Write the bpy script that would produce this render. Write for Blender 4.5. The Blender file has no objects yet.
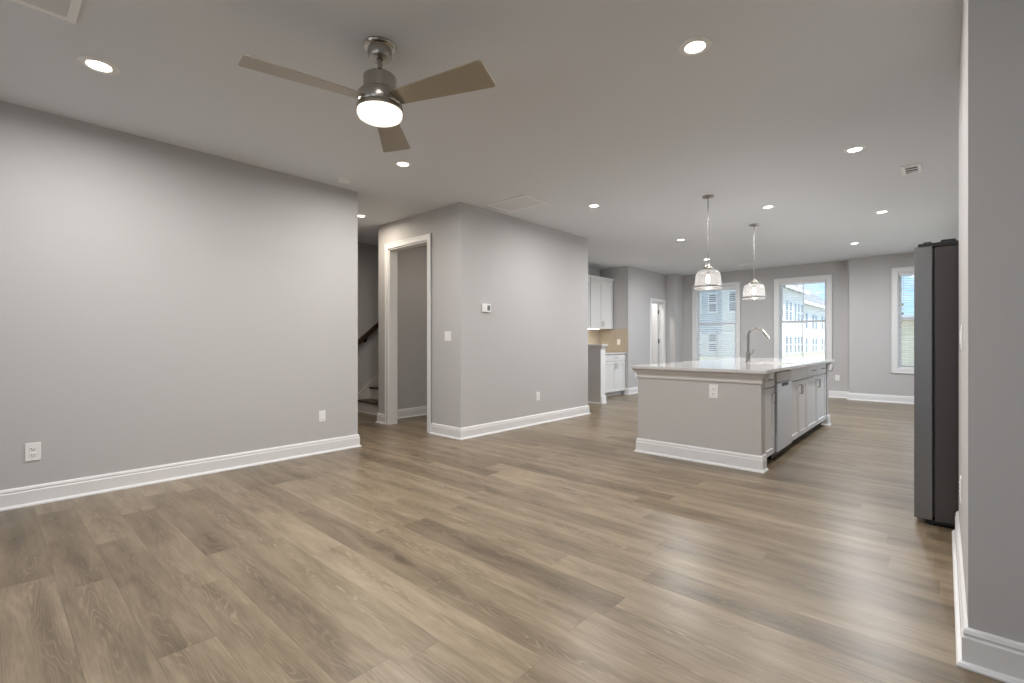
import bpy, bmesh, math, random
from mathutils import Vector, Matrix
random.seed(7)
sc = bpy.context.scene
C = sc.collection
R = math.radians
PI = math.pi
H = 2.74            # ceiling height

# ------------------------------------------------------------------ camera
cam_d = bpy.data.cameras.new('camera')
cam = bpy.data.objects.new('camera', cam_d)
C.objects.link(cam)
cam_d.sensor_width = 36.0
cam_d.lens = 36.0 * 477.4 / 1024.0
cam_d.clip_start = 0.05
cam_d.clip_end = 500
cam.location = (0, 0, 1.13)
cam.rotation_euler = (R(90), 0, R(42.2))
sc.camera = cam

# ------------------------------------------------------------------ world, sun, exposure
W = bpy.data.worlds.new('World')
sc.world = W
W.use_nodes = True
nt = W.node_tree
tc = nt.nodes.new('ShaderNodeTexCoord')
sp = nt.nodes.new('ShaderNodeSeparateXYZ')
nt.links.new(tc.outputs['Generated'], sp.inputs[0])
cr = nt.nodes.new('ShaderNodeValToRGB')
e = cr.color_ramp.elements
e[0].position = 0.0; e[0].color = (.52, .74, .95, 1)
e[1].position = 1.0; e[1].color = (.16, .33, .72, 1)
k = e.new(.12); k.color = (.27, .55, .90, 1)
nt.links.new(sp.outputs['Z'], cr.inputs[0])
mpc = nt.nodes.new('ShaderNodeMapping'); mpc.inputs['Scale'].default_value = (1, 1, 5)
nc = nt.nodes.new('ShaderNodeTexNoise'); nc.inputs['Scale'].default_value = 2.2; nc.inputs['Detail'].default_value = 6
nt.links.new(tc.outputs['Generated'], mpc.inputs[0]); nt.links.new(mpc.outputs[0], nc.inputs['Vector'])
mrc = nt.nodes.new('ShaderNodeMapRange'); mrc.inputs['From Min'].default_value = .46; mrc.inputs['From Max'].default_value = .68
nt.links.new(nc.outputs['Fac'], mrc.inputs['Value'])
mxc = nt.nodes.new('ShaderNodeMixRGB'); mxc.inputs[2].default_value = (.95, .97, 1.0, 1)
nt.links.new(mrc.outputs[0], mxc.inputs[0]); nt.links.new(cr.outputs[0], mxc.inputs[1])
bg = nt.nodes['Background']
bg.inputs['Strength'].default_value = 1.6
nt.links.new(mxc.outputs[0], bg.inputs[0])

sun_d = bpy.data.lights.new('sun', 'SUN')
sun_d.energy = 10.0
sun_d.angle = R(0.6)
sun_d.color = (1.0, 0.96, 0.9)
sun = bpy.data.objects.new('sun', sun_d)
C.objects.link(sun)
_d = Vector((0.36, -0.04, 1.0)).normalized()
sun.rotation_euler = _d.to_track_quat('Z', 'Y').to_euler()
sun.location = (20, 30, 20)

sc.view_settings.view_transform = 'Standard'
sc.view_settings.look = 'None'
sc.view_settings.gamma = 1
sc.view_settings.use_curve_mapping = False
sc.view_settings.exposure = 0.07
CAN_W = 23.0        # watts of each recessed lamp
FAN_W = 20.0
PEND_W = 1.0
sc.cycles.max_bounces = 10
sc.cycles.diffuse_bounces = 6
sc.cycles.glossy_bounces = 4
sc.cycles.transparent_max_bounces = 24
sc.cycles.caustics_reflective = False
sc.cycles.caustics_refractive = False
sc.cycles.sample_clamp_indirect = 4

# ------------------------------------------------------------------ materials
def mat(name, col, rough=0.5, metal=0.0, spec=0.5, coat=0.0, emit=0.0, bump=0.0, bscale=200, var=0.0, vscale=3.0, aniso=None):
    m = bpy.data.materials.new(name)
    m.use_nodes = True
    t = m.node_tree
    b = t.nodes['Principled BSDF']
    b.inputs['Base Color'].default_value = (*col, 1)
    b.inputs['Roughness'].default_value = rough
    b.inputs['Metallic'].default_value = metal
    b.inputs['Specular IOR Level'].default_value = spec
    b.inputs['Coat Weight'].default_value = coat
    if emit:
        b.inputs['Emission Color'].default_value = (*col, 1)
        b.inputs['Emission Strength'].default_value = emit
    tc = t.nodes.new('ShaderNodeTexCoord')
    if var:
        n = t.nodes.new('ShaderNodeTexNoise')
        n.inputs['Scale'].default_value = vscale
        n.inputs['Detail'].default_value = 3
        t.links.new(tc.outputs['Object'], n.inputs['Vector'])
        r = t.nodes.new('ShaderNodeMapRange')
        r.inputs['To Min'].default_value = 1 - var
        r.inputs['To Max'].default_value = 1 + var
        t.links.new(n.outputs['Fac'], r.inputs['Value'])
        mx = t.nodes.new('ShaderNodeVectorMath')
        mx.operation = 'SCALE'
        mx.inputs[0].default_value = col
        t.links.new(r.outputs[0], mx.inputs['Scale'])
        t.links.new(mx.outputs[0], b.inputs['Base Color'])
    if bump:
        n = t.nodes.new('ShaderNodeTexNoise')
        n.inputs['Scale'].default_value = bscale
        mp = t.nodes.new('ShaderNodeMapping')
        if aniso: mp.inputs['Scale'].default_value = aniso
        t.links.new(tc.outputs['Object'], mp.inputs['Vector'])
        t.links.new(mp.outputs[0], n.inputs['Vector'])
        bp = t.nodes.new('ShaderNodeBump')
        bp.inputs['Strength'].default_value = bump
        bp.inputs['Distance'].default_value = 0.002
        t.links.new(n.outputs['Fac'], bp.inputs['Height'])
        t.links.new(bp.outputs[0], b.inputs['Normal'])
    return m

def floor_mat():
    m = bpy.data.materials.new('oak_planks')
    m.use_nodes = True
    t = m.node_tree
    L = t.links.new
    b = t.nodes['Principled BSDF']
    def N(k, **kw):
        n = t.nodes.new(k)
        for a, v in kw.items(): setattr(n, a, v)
        return n
    def M(op, a, bb=None, c=None):
        n = N('ShaderNodeMath', operation=op)
        for i, v in enumerate((a, bb, c)):
            if v is None: continue
            if isinstance(v, (int, float)): n.inputs[i].default_value = v
            else: L(v, n.inputs[i])
        return n.outputs[0]
    g = N('ShaderNodeNewGeometry')
    s = N('ShaderNodeSeparateXYZ')
    L(g.outputs['Position'], s.inputs[0])
    PW, PL = 0.186, 1.42
    v = M('DIVIDE', M('SUBTRACT', s.outputs['Y'], 0.037), PW)
    row = M('FLOOR', v)
    wn = N('ShaderNodeTexWhiteNoise', noise_dimensions='1D')
    L(row, wn.inputs['W'])
    u = M('ADD', M('DIVIDE', s.outputs['X'], PL), M('MULTIPLY', wn.outputs['Value'], 7.3))
    col = M('FLOOR', u)
    cb = N('ShaderNodeCombineXYZ')
    L(row, cb.inputs[0]); L(col, cb.inputs[1])
    w2 = N('ShaderNodeTexWhiteNoise', noise_dimensions='2D')
    L(cb.outputs[0], w2.inputs['Vector'])
    rnd = w2.outputs['Value']
    # seams
    fv = M('FRACT', v); fu = M('FRACT', u)
    dv = M('MULTIPLY', M('MINIMUM', fv, M('SUBTRACT', 1.0, fv)), PW)
    du = M('MULTIPLY', M('MINIMUM', fu, M('SUBTRACT', 1.0, fu)), PL)
    dd = M('MINIMUM', dv, du)
    seam = N('ShaderNodeMapRange')
    seam.inputs['From Min'].default_value = 0.0006
    seam.inputs['From Max'].default_value = 0.0018
    L(dd, seam.inputs['Value'])
    # grain coordinates, shifted per plank
    gc = N('ShaderNodeCombineXYZ')
    L(M('ADD', s.outputs['X'], M('MULTIPLY', rnd, 37.0)), gc.inputs[0])
    L(M('ADD', s.outputs['Y'], M('MULTIPLY', rnd, 11.0)), gc.inputs[1])
    L(M('MULTIPLY', rnd, 50.0), gc.inputs[2])
    def noise(sx, sy, det=4, dist=0.0, rough=0.55):
        mp = N('ShaderNodeMapping')
        mp.inputs['Scale'].default_value = (sx, sy, 1)
        L(gc.outputs[0], mp.inputs['Vector'])
        n = N('ShaderNodeTexNoise')
        n.inputs['Scale'].default_value = 1
        n.inputs['Detail'].default_value = det
        n.inputs['Roughness'].default_value = rough
        n.inputs['Distortion'].default_value = dist
        L(mp.outputs[0], n.inputs['Vector'])
        return n.outputs['Fac']
    fine = noise(9, 150, 5)
    mid = noise(2.4, 16, 4, 0.6)
    big = noise(0.9, 3.5, 2)
    # cathedral rings: contours of a low noise
    ring = M('SINE', M('MULTIPLY', noise(1.1, 6.5, 2, 0.25), 75.0))
    ring2 = M('POWER', M('MAXIMUM', M('SINE', M('MULTIPLY', noise(1.0, 8.5, 2, 0.15), 150.0)), 0.0), 3.0)
    ringm = N('ShaderNodeMapRange')
    ringm.inputs['From Min'].default_value = 0.48
    ringm.inputs['From Max'].default_value = 0.66
    L(noise(1.3, 5.0, 1), ringm.inputs['Value'])
    ringv = M('MULTIPLY', ring, ringm.outputs[0])
    # knots
    mpk = N('ShaderNodeMapping')
    mpk.inputs['Scale'].default_value = (1.5, 4.2, 1)
    L(gc.outputs[0], mpk.inputs['Vector'])
    vo = N('ShaderNodeTexVoronoi')
    vo.inputs['Scale'].default_value = 1
    L(mpk.outputs[0], vo.inputs['Vector'])
    kn = N('ShaderNodeMapRange')
    kn.inputs['From Min'].default_value = 0.03
    kn.inputs['From Max'].default_value = 0.17
    kn.inputs['To Min'].default_value = 1
    kn.inputs['To Max'].default_value = 0
    L(vo.outputs['Distance'], kn.inputs['Value'])
    heart = M('SUBTRACT', 1.0, M('MULTIPLY', M('ABSOLUTE', M('SUBTRACT', M('ADD', fv, M('MULTIPLY', M('SUBTRACT', noise(1.6, 2.0, 1), 0.5), 1.1)), 0.5)), 3.2))
    heart = M('MAXIMUM', heart, 0.0)
    hm = M('MULTIPLY', heart, noise(2.2, 3.0, 2))
    tone = M('ADD', M('MULTIPLY', rnd, 0.36), 0.39)
    tone = M('SUBTRACT', tone, M('MULTIPLY', hm, 0.42))
    tone = M('ADD', tone, M('MULTIPLY', M('MULTIPLY', ring2, hm), 0.6))
    tone = M('ADD', tone, M('MULTIPLY', M('SUBTRACT', mid, 0.5), 0.85))
    tone = M('ADD', tone, M('MULTIPLY', M('SUBTRACT', big, 0.5), 0.65))
    tone = M('ADD', tone, M('MULTIPLY', M('SUBTRACT', fine, 0.5), 0.55))
    tone = M('ADD', tone, M('MULTIPLY', ringv, 0.045))
    tone = M('SUBTRACT', tone, M('MULTIPLY', kn.outputs[0], 0.38))
    cr = N('ShaderNodeValToRGB')
    e = cr.color_ramp.elements
    e[0].position = 0.0; e[0].color = (0.082, 0.059, 0.036, 1)
    e[1].position = 1.0; e[1].color = (0.345, 0.272, 0.186, 1)
    k = e.new(0.5); k.color = (0.197, 0.150, 0.096, 1)
    L(tone, cr.inputs[0])
    mx = N('ShaderNodeVectorMath', operation='SCALE')
    L(cr.outputs[0], mx.inputs[0])
    L(M('ADD', M('MULTIPLY', seam.outputs[0], 0.28), 0.72), mx.inputs['Scale'])
    L(mx.outputs[0], b.inputs['Base Color'])
    rg = M('ADD', M('MULTIPLY', fine, 0.12), 0.27)
    L(rg, b.inputs['Roughness'])
    b.inputs['Specular IOR Level'].default_value = 0.5
    bp = N('ShaderNodeBump')
    bp.inputs['Strength'].default_value = 0.25
    bp.inputs['Distance'].default_value = 0.001
    L(M('ADD', M('MULTIPLY', fine, 0.4), seam.outputs[0]), bp.inputs['Height'])
    L(bp.outputs[0], b.inputs['Normal'])
    return m

def glass_mat(name, tint=(1, 1, 1), gloss=1.0, haze=0.0, haze_col=(.92, .92, .92)):
    m = bpy.data.materials.new(name)
    m.use_nodes = True
    t = m.node_tree
    t.nodes.remove(t.nodes['Principled BSDF'])
    out = t.nodes['Material Output']
    tr = t.nodes.new('ShaderNodeBsdfTransparent')
    tr.inputs[0].default_value = (*tint, 1)
    gl = t.nodes.new('ShaderNodeBsdfGlossy')
    gl.inputs['Roughness'].default_value = 0.03
    lw = t.nodes.new('ShaderNodeLayerWeight')
    lw.inputs['Blend'].default_value = 0.25
    ml = t.nodes.new('ShaderNodeMath'); ml.operation = 'MULTIPLY'
    ml.inputs[1].default_value = gloss
    t.links.new(lw.outputs['Fresnel'], ml.inputs[0])
    mx = t.nodes.new('ShaderNodeMixShader')
    t.links.new(ml.outputs[0], mx.inputs[0])
    t.links.new(tr.outputs[0], mx.inputs[1])
    t.links.new(gl.outputs[0], mx.inputs[2])
    last = mx
    if haze:
        df = t.nodes.new('ShaderNodeBsdfTranslucent')
        df.inputs[0].default_value = (*haze_col, 1)
        d2 = t.nodes.new('ShaderNodeBsdfDiffuse')
        d2.inputs[0].default_value = (*haze_col, 1)
        m1 = t.nodes.new('ShaderNodeMixShader')
        m1.inputs[0].default_value = 0.5
        t.links.new(df.outputs[0], m1.inputs[1]); t.links.new(d2.outputs[0], m1.inputs[2])
        m2 = t.nodes.new('ShaderNodeMixShader')
        # vertical ribs pressed into the glass
        tc = t.nodes.new('ShaderNodeTexCoord')
        sp = t.nodes.new('ShaderNodeSeparateXYZ')
        t.links.new(tc.outputs['Object'], sp.inputs[0])
        at = t.nodes.new('ShaderNodeMath'); at.operation = 'ARCTAN2'
        t.links.new(sp.outputs['Y'], at.inputs[0]); t.links.new(sp.outputs['X'], at.inputs[1])
        mu = t.nodes.new('ShaderNodeMath'); mu.operation = 'MULTIPLY'; mu.inputs[1].default_value = 40
        t.links.new(at.outputs[0], mu.inputs[0])
        si = t.nodes.new('ShaderNodeMath'); si.operation = 'SINE'
        t.links.new(mu.outputs[0], si.inputs[0])
        ra = t.nodes.new('ShaderNodeMapRange')
        ra.inputs['From Min'].default_value = -1; ra.inputs['From Max'].default_value = 1
        ra.inputs['To Min'].default_value = haze * 0.6; ra.inputs['To Max'].default_value = haze * 1.4
        t.links.new(si.outputs[0], ra.inputs['Value'])
        t.links.new(ra.outputs[0], m2.inputs[0])
        t.links.new(mx.outputs[0], m2.inputs[1]); t.links.new(m1.outputs[0], m2.inputs[2])
        last = m2
    t.links.new(last.outputs[0], out.inputs['Surface'])
    return m

def tile_mat():
    m = bpy.data.materials.new('backsplash_tile')
    m.use_nodes = True
    t = m.node_tree
    b = t.nodes['Principled BSDF']
    tc = t.nodes.new('ShaderNodeTexCoord')
    mp = t.nodes.new('ShaderNodeMapping')
    mp.inputs['Rotation'].default_value = (R(90), 0, R(90))
    br = t.nodes.new('ShaderNodeTexBrick')
    br.inputs['Color1'].default_value = (.44, .38, .30, 1)
    br.inputs['Color2'].default_value = (.47, .41, .33, 1)
    br.inputs['Mortar'].default_value = (.55, .49, .42, 1)
    br.inputs['Scale'].default_value = 1
    br.inputs['Brick Width'].default_value = 0.15
    br.inputs['Row Height'].default_value = 0.075
    br.inputs['Mortar Size'].default_value = 0.002
    t.links.new(tc.outputs['Object'], mp.inputs[0])
    t.links.new(mp.outputs[0], br.inputs['Vector'])
    t.links.new(br.outputs[0], b.inputs['Base Color'])
    b.inputs['Roughness'].default_value = 0.25
    return m

M_WALL = mat('wall_paint', (.545, .535, .535), .75, bump=.15, bscale=350)
M_CEIL = mat('ceiling_paint', (.755, .78, .81), .85, bump=.15, bscale=300)
M_TRIM = mat('trim_paint', (.82, .82, .82), .4)
M_FLOOR = floor_mat()
M_CAB = mat('cabinet_paint', (.78, .78, .78), .4)
M_PANEL = mat('island_paint', (.56, .545, .53), .5)
M_CROWN = mat('island_trim_paint', (.66, .64, .62), .45)
M_COUNTER = mat('quartz_counter', (.70, .69, .68), .07, spec=.7, var=.03, vscale=25)
M_NICKEL = mat('brushed_nickel', (.44, .42, .38), .24, 1.0, bump=.1, bscale=60, aniso=(1, 1, 30))
M_CHROME = mat('polished_nickel', (.40, .38, .36), .26, 1.0)
M_BLADE = mat('champagne_blade', (.42, .375, .30), .42, .45, var=.04, vscale=2)
M_PLATE = mat('white_plastic', (.90, .90, .89), .35)
M_SLOT = mat('dark_slot', (.04, .04, .04), .6)
M_SCREEN = mat('lcd_grey', (.17, .18, .17), .25)
M_STEEL = mat('stainless_steel', (.76, .80, .87), .30, .45, bump=.08, bscale=40, aniso=(30, 30, 1))  # base colour lightened towards blue to stand in for window reflections on the dishwasher
M_FRDOOR = mat('fridge_steel', (.23, .22, .215), .36, .8)
M_FRSIDE = mat('fridge_case', (.070, .060, .058), .42, .3, bump=.3, bscale=500)
M_BLACK = mat('black_plastic', (.012, .012, .013), .45)
M_TREAD = mat('dark_stained_oak', (.050, .030, .019), .35, var=.25, vscale=14)
M_RISER = mat('riser_paint', (.66, .64, .61), .5)
M_LENS = mat('lamp_lens', (1.0, .93, .82), .4, emit=12)
M_FANLENS = mat('fan_lens', (1.0, .93, .82), .4, emit=1.05)
M_BULB = mat('bulb', (1.0, .88, .70), .4, emit=10)
M_GLASS = glass_mat('window_glass', (.96, .98, .98), .6)
M_SHADE = glass_mat('ribbed_shade_glass', (.97, .97, .97), .7, .17)
M_SASH = mat('vinyl_sash', (.85, .86, .87), .35)
M_BLIND = mat('blind_slat', (.90, .91, .92), .5)
M_TILE = tile_mat()
M_VENTDARK = mat('vent_duct', (.02, .02, .02), .8)
M_FILTER = mat('vent_louvre', (.80, .81, .83), .5)
M_HWHITE = mat('house_white_siding', (.80, .79, .77), .7, var=.03, vscale=1)
M_HBLUE = mat('house_blue_siding', (.48, .56, .64), .7)
M_HBEIGE = mat('house_beige_siding', (.72, .64, .52), .7, var=.08, vscale=2)
M_HROOF = mat('roof_shingle', (.20, .21, .23), .9, var=.15, vscale=4)
M_HWIN = mat('house_window_glass', (.16, .18, .21), .2)
M_GRASS = mat('lawn', (.26, .28, .18), .9, var=.3, vscale=2)
M_ROAD = mat('pavement', (.45, .45, .44), .9)
M_LEAF = mat('tree_leaf', (.10, .17, .06), .8, var=.4, vscale=3)
M_BARK = mat('bark', (.12, .09, .06), .9)
M_STEELSINK = mat('sink_steel', (.55, .55, .55), .3, .9)

# ------------------------------------------------------------------ mesh builder
ORIG = {}
class MB:
    def __init__(s): s.bm = bmesh.new()
    def _face(s, vs):
        try: return s.bm.faces.new(vs)
        except ValueError: return None
    def box(s, x0, x1, y0, y1, z0, z1, bev=0.0, seg=2, mtx=None):
        r = bmesh.ops.create_cube(s.bm, size=1)
        vs = r['verts']
        for v in vs:
            v.co = Vector(((x0 + x1) / 2 + v.co.x * (x1 - x0), (y0 + y1) / 2 + v.co.y * (y1 - y0), (z0 + z1) / 2 + v.co.z * (z1 - z0)))
        if bev:
            es = list({e for v in vs for e in v.link_edges})
            rr = bmesh.ops.bevel(s.bm, geom=es, offset=bev, segments=seg, affect='EDGES', profile=.5)
            vs = list({v for f in rr['faces'] for v in f.verts} | {v for v in vs if v.is_valid})
        if mtx is not None:
            for v in vs: v.co = mtx @ v.co
        return s
    def prism(s, poly, z0, z1, mtx=None):
        a = [s.bm.verts.new((p[0], p[1], z0)) for p in poly]
        b = [s.bm.verts.new((p[0], p[1], z1)) for p in poly]
        n = len(poly)
        s._face(a[::-1]); s._face(b)
        for i in range(n): s._face([a[i], a[(i + 1) % n], b[(i + 1) % n], b[i]])
        if mtx is not None:
            for v in a + b: v.co = mtx @ v.co
        return s
    def lathe(s, prof, c=(0, 0, 0), seg=48, mtx=None, cap=True):
        rings = []
        for r, z in prof:
            if r < 1e-6: rings.append([s.bm.verts.new((c[0], c[1], c[2] + z))])
            else: rings.append([s.bm.verts.new((c[0] + r * math.cos(2 * PI * i / seg), c[1] + r * math.sin(2 * PI * i / seg), c[2] + z)) for i in range(seg)])
        for A, B in zip(rings, rings[1:]):
            for i in range(seg):
                j = (i + 1) % seg
                if len(A) == 1 and len(B) == 1: continue
                if len(A) == 1: s._face([A[0], B[j], B[i]])
                elif len(B) == 1: s._face([A[i], A[j], B[0]])
                else: s._face([A[i], A[j], B[j], B[i]])
        if cap:
            if len(rings[0]) > 1: s._face(rings[0][::-1])
            if len(rings[-1]) > 1: s._face(rings[-1])
        if mtx is not None:
            for rg in rings:
                for v in rg: v.co = mtx @ v.co
        return s
    def tube(s, pts, r, seg=14, cap=True):
        pts = [Vector(p) for p in pts]
        rs = r if isinstance(r, (list, tuple)) else [r] * len(pts)
        rings = []
        up = None
        for i, p in enumerate(pts):
            d = (pts[min(i + 1, len(pts) - 1)] - pts[max(i - 1, 0)]).normalized()
            if up is None:
                up = Vector((0, 0, 1)) if abs(d.z) < .9 else Vector((1, 0, 0))
            a = d.cross(up).normalized(); up = a.cross(d).normalized()
            rings.append([s.bm.verts.new(p + (a * math.cos(2 * PI * k / seg) + up * math.sin(2 * PI * k / seg)) * rs[i]) for k in range(seg)])
        for A, B in zip(rings, rings[1:]):
            for k in range(seg): s._face([A[k], A[(k + 1) % seg], B[(k + 1) % seg], B[k]])
        if cap: s._face(rings[0][::-1]); s._face(rings[-1])
        return s
    def sweep(s, path, prof):
        """profile (out, z) pushed along an XY path, offset to the right-hand side, corners mitred"""
        P = [Vector(p) for p in path]
        rings = []
        for i, p in enumerate(P):
            ns = []
            if i > 0: d = (P[i] - P[i - 1]).normalized(); ns.append(Vector((d.y, -d.x)))
            if i < len(P) - 1: d = (P[i + 1] - P[i]).normalized(); ns.append(Vector((d.y, -d.x)))
            n = ns[0] if len(ns) == 1 else (ns[0] + ns[1]) / (1 + ns[0].dot(ns[1]))
            rings.append([s.bm.verts.new((p.x + n.x * o, p.y + n.y * o, z)) for o, z in prof])
        k = len(prof)
        for A, B in zip(rings, rings[1:]):
            for i in range(k): s._face([A[i], A[(i + 1) % k], B[(i + 1) % k], B[i]])
        s._face(rings[0][::-1]); s._face(rings[-1])
        return s
    def build(s, name, m, parent=None, smooth=False, origin=None):
        bmesh.ops.recalc_face_normals(s.bm, faces=s.bm.faces)
        if parent is not None: o0 = Vector(ORIG[parent])
        elif origin is not None: o0 = Vector(origin)
        else:
            xs = [v.co.x for v in s.bm.verts]; ys = [v.co.y for v in s.bm.verts]; zs = [v.co.z for v in s.bm.verts]
            o0 = Vector(((min(xs) + max(xs)) / 2, (min(ys) + max(ys)) / 2, min(zs)))
        for v in s.bm.verts: v.co -= o0
        me = bpy.data.meshes.new(name)
        s.bm.to_mesh(me); s.bm.free()
        me.materials.append(m)
        if smooth:
            me.polygons.foreach_set('use_smooth', [True] * len(me.polygons))
            try: me.set_sharp_from_angle(angle=R(35))
            except Exception: pass
        o = bpy.data.objects.new(name, me)
        C.objects.link(o)
        if parent is not None: o.parent = parent
        else: o.location = o0
        ORIG[o] = tuple(o0)
        return o

def tag(o, label=None, cat=None, group=None, kind=None):
    if label: o['label'] = label
    if cat: o['category'] = cat
    if group: o['group'] = group
    if kind: o['kind'] = kind
    return o
def thing(name, loc, label=None, cat=None, group=None, kind=None):
    o = bpy.data.objects.new(name, None)
    o.empty_display_size = .1
    C.objects.link(o)
    o.location = loc
    ORIG[o] = tuple(loc)
    return tag(o, label, cat, group, kind)
def copy_tree(o, loc=None, label=None, parent=None, rotz=None):
    c = o.copy(); C.objects.link(c)
    if parent is not None: c.parent = parent
    if loc is not None: c.location = loc
    if rotz is not None: c.rotation_euler = (0, 0, rotz)
    if label: c['label'] = label
    for ch in list(o.children): copy_tree(ch, parent=c)
    return c
def S(name, mb, m): return tag(mb.build(name, m), kind='structure')

# ------------------------------------------------------------------ room shell
XL, YD, XK = -4.68, 3.68, -4.135
S('floor', MB().box(-7.3, 2.1, -2.5, 11.7, -.12, 0), M_FLOOR)
S('ceiling', MB().box(-7.3, 2.1, -2.5, 11.7, H, H + .15), M_CEIL)
S('wall_left', MB().box(-4.80, XL, -2.30, 2.69, 0, H), M_WALL)
S('wall_hallway', MB().box(-7.17, -4.80, 2.57, 2.69, 0, H), M_WALL)
S('wall_stairs', MB().box(-7.17, -7.05, 2.69, 9.0, 0, H), M_WALL)
m = MB()
m.box(-5.85, -5.59, YD, 3.80, 0, H).box(-4.74, XK, YD, 3.80, 0, H).box(-5.59, -4.74, YD, 3.80, 2.385, H)
S('wall_doorway', m, M_WALL)
S('wall_closet', MB().box(-6.04, -5.94, 3.80, 9.0, 0, H), M_WALL)
S('wall_closet_back', MB().box(-5.94, -4.27, 5.0, 5.1, 0, H), M_WALL)
S('wall_middle', MB().box(-4.27, XK, 3.80, 6.33, 0, H), M_WALL)
S('wall_kitchen_near', MB().box(-5.82, -4.27, 6.21, 6.33, 0, H), M_WALL)
S('wall_kitchen_left', MB().box(-5.82, -5.70, 6.33, 9.2, 0, H), M_WALL)
S('wall_kitchen_side', MB().box(-5.82, -5.0, 9.2, 9.32, 0, H), M_WALL)
m = MB()
m.box(-5.12, -5.0, 9.32, 10.27, 0, H).box(-5.12, -5.0, 10.93, 11.02, 0, H).box(-5.12, -5.0, 10.27, 10.93, 2.06, H)
S('wall_pantry', m, M_WALL)
S('wall_pantry_inside', MB().box(-6.32, -6.2, 9.0, 11.5, 0, H), M_WALL)
S('wall_corner_column', MB().box(-5.12, -4.76, 11.02, 11.5, 0, H), M_WALL)

def wall_y(name, x0, x1, y0, y1, holes):
    m = MB()
    x = x0
    for hx0, hx1, z0, z1 in holes:
        m.box(x, hx0, y0, y1, 0, H).box(hx0, hx1, y0, y1, 0, z0).box(hx0, hx1, y0, y1, z1, H)
        x = hx1
    m.box(x, x1, y0, y1, 0, H)
    S(name, m, M_WALL)
WZ0, WZ1 = .635, 2.40
WIN = [(-4.44, -3.52, 11.5), (-2.66, -1.775, 11.5), (-.645, .20, 11.27)]
wall_y('wall_back', -6.2, -1.38, 11.5, 11.64, [(a, b, WZ0, WZ1) for a, b, _ in WIN[:2]])
m = MB()
wall_y('wall_back_right', -1.38, .77, 11.27, 11.41, [(WIN[2][0], WIN[2][1], WZ0, WZ1)])
S('wall_back_jog', MB().box(-1.38, -1.26, 11.41, 11.64, 0, H), M_WALL)
S('wall_kitchen_right', MB().box(.65, .77, 3.84, 7.6, 0, H).box(.65, .77, 10.4, 11.27, 0, H).box(.65, .77, 7.6, 10.4, 2.3, H), M_WALL)
S('wall_right', MB().box(.060, 2.02, 2.30, 3.84, 0, H), M_WALL)
S('wall_living_right', MB().box(1.9, 2.02, -2.30, 2.30, 0, H), M_WALL)
REAR = [(-3.6, -1.9, .5, 2.3), (-.9, .8, .5, 2.3)]  # rear window openings added for fill daylight, never in view
wall_y('wall_rear', -4.80, 2.02, -2.42, -2.30, REAR)

# baseboards
BP = [(0, 0), (.030, 0), (.030, .006), (.026, .014), (.016, .020), (.016, .100), (.012, .106), (.012, .112), (.014, .116), (.010, .128), (.004, .134), (0, .134)]
def base(name, path): S('baseboard_' + name, MB().sweep(path, BP), M_TRIM)
base('left', [(XL, -2.3), (XL, 2.69), (-7.05, 2.69)])
base('doorway_left', [(-5.85, 3.80), (-5.85, YD), (-5.662, YD)])
base('middle', [(-4.67, YD), (XK, YD), (XK, 6.33), (-5.0, 6.33)])
base('closet', [(-5.94, 3.80), (-5.94, 5.0), (-4.27, 5.0)])
base('pantry', [(-5.08, 9.2), (-5.0, 9.2), (-5.0, 10.195)])
base('back', [(-4.995, 11.02), (-4.76, 11.02), (-4.76, 11.5), (-1.38, 11.5), (-1.38, 11.27), (.65, 11.27), (.65, 10.4)])
base('right', [(.060, 3.84), (.060, 2.30), (1.9, 2.30), (1.9, -2.3), (XL, -2.3)])

# door casings
def cased_opening_y(x0, x1, y, zt, w=.072, th=.018):
    m = MB()
    for a, b in ((x0 - w, x0), (x1, x1 + w)):
        m.box(a, b, y - th, y, 0, zt + w, .004)
    m.box(x0 - w, x1 + w, y - th - .0005, y, zt, zt + w, .004)
    m.box(x0 - w, x0 - w + .018, y - th - .006, y, 0, zt + w, .003).box(x1 + w - .018, x1 + w, y - th - .006, y, 0, zt + w, .003)
    m.box(x0 - w, x1 + w, y - th - .0065, y, zt + w - .018, zt + w, .003)
    # jambs
    m.box(x0 - .001, x0 + .016, y - .004, y + .124, 0, zt).box(x1 - .016, x1 + .001, y - .004, y + .124, 0, zt).box(x0, x1, y - .004, y + .124, zt - .016, zt + .001)
    return m
S('trim_1', cased_opening_y(-5.59, -4.74, YD, 2.385), M_TRIM)
m = MB()
y0, y1, zt, w, x = 10.27, 10.93, 2.06, .072, -5.0
m.box(x, x + .018, y0 - w, y0, 0, zt + w, .004).box(x, x + .018, y1, y1 + w, 0, zt + w, .004).box(x, x + .0185, y0 - w, y1 + w, zt, zt + w, .004)
m.box(x - .124, x + .004, y0 - .001, y0 + .014, 0, zt).box(x - .124, x + .004, y1 - .014, y1 + .001, 0, zt).box(x - .124, x + .004, y0, y1, zt - .014, zt + .001)
m.box(x - .09, x - .075, y1 - .026, y1 - .014, 0, zt - .014)
S('trim_2', m, M_TRIM)

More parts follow.
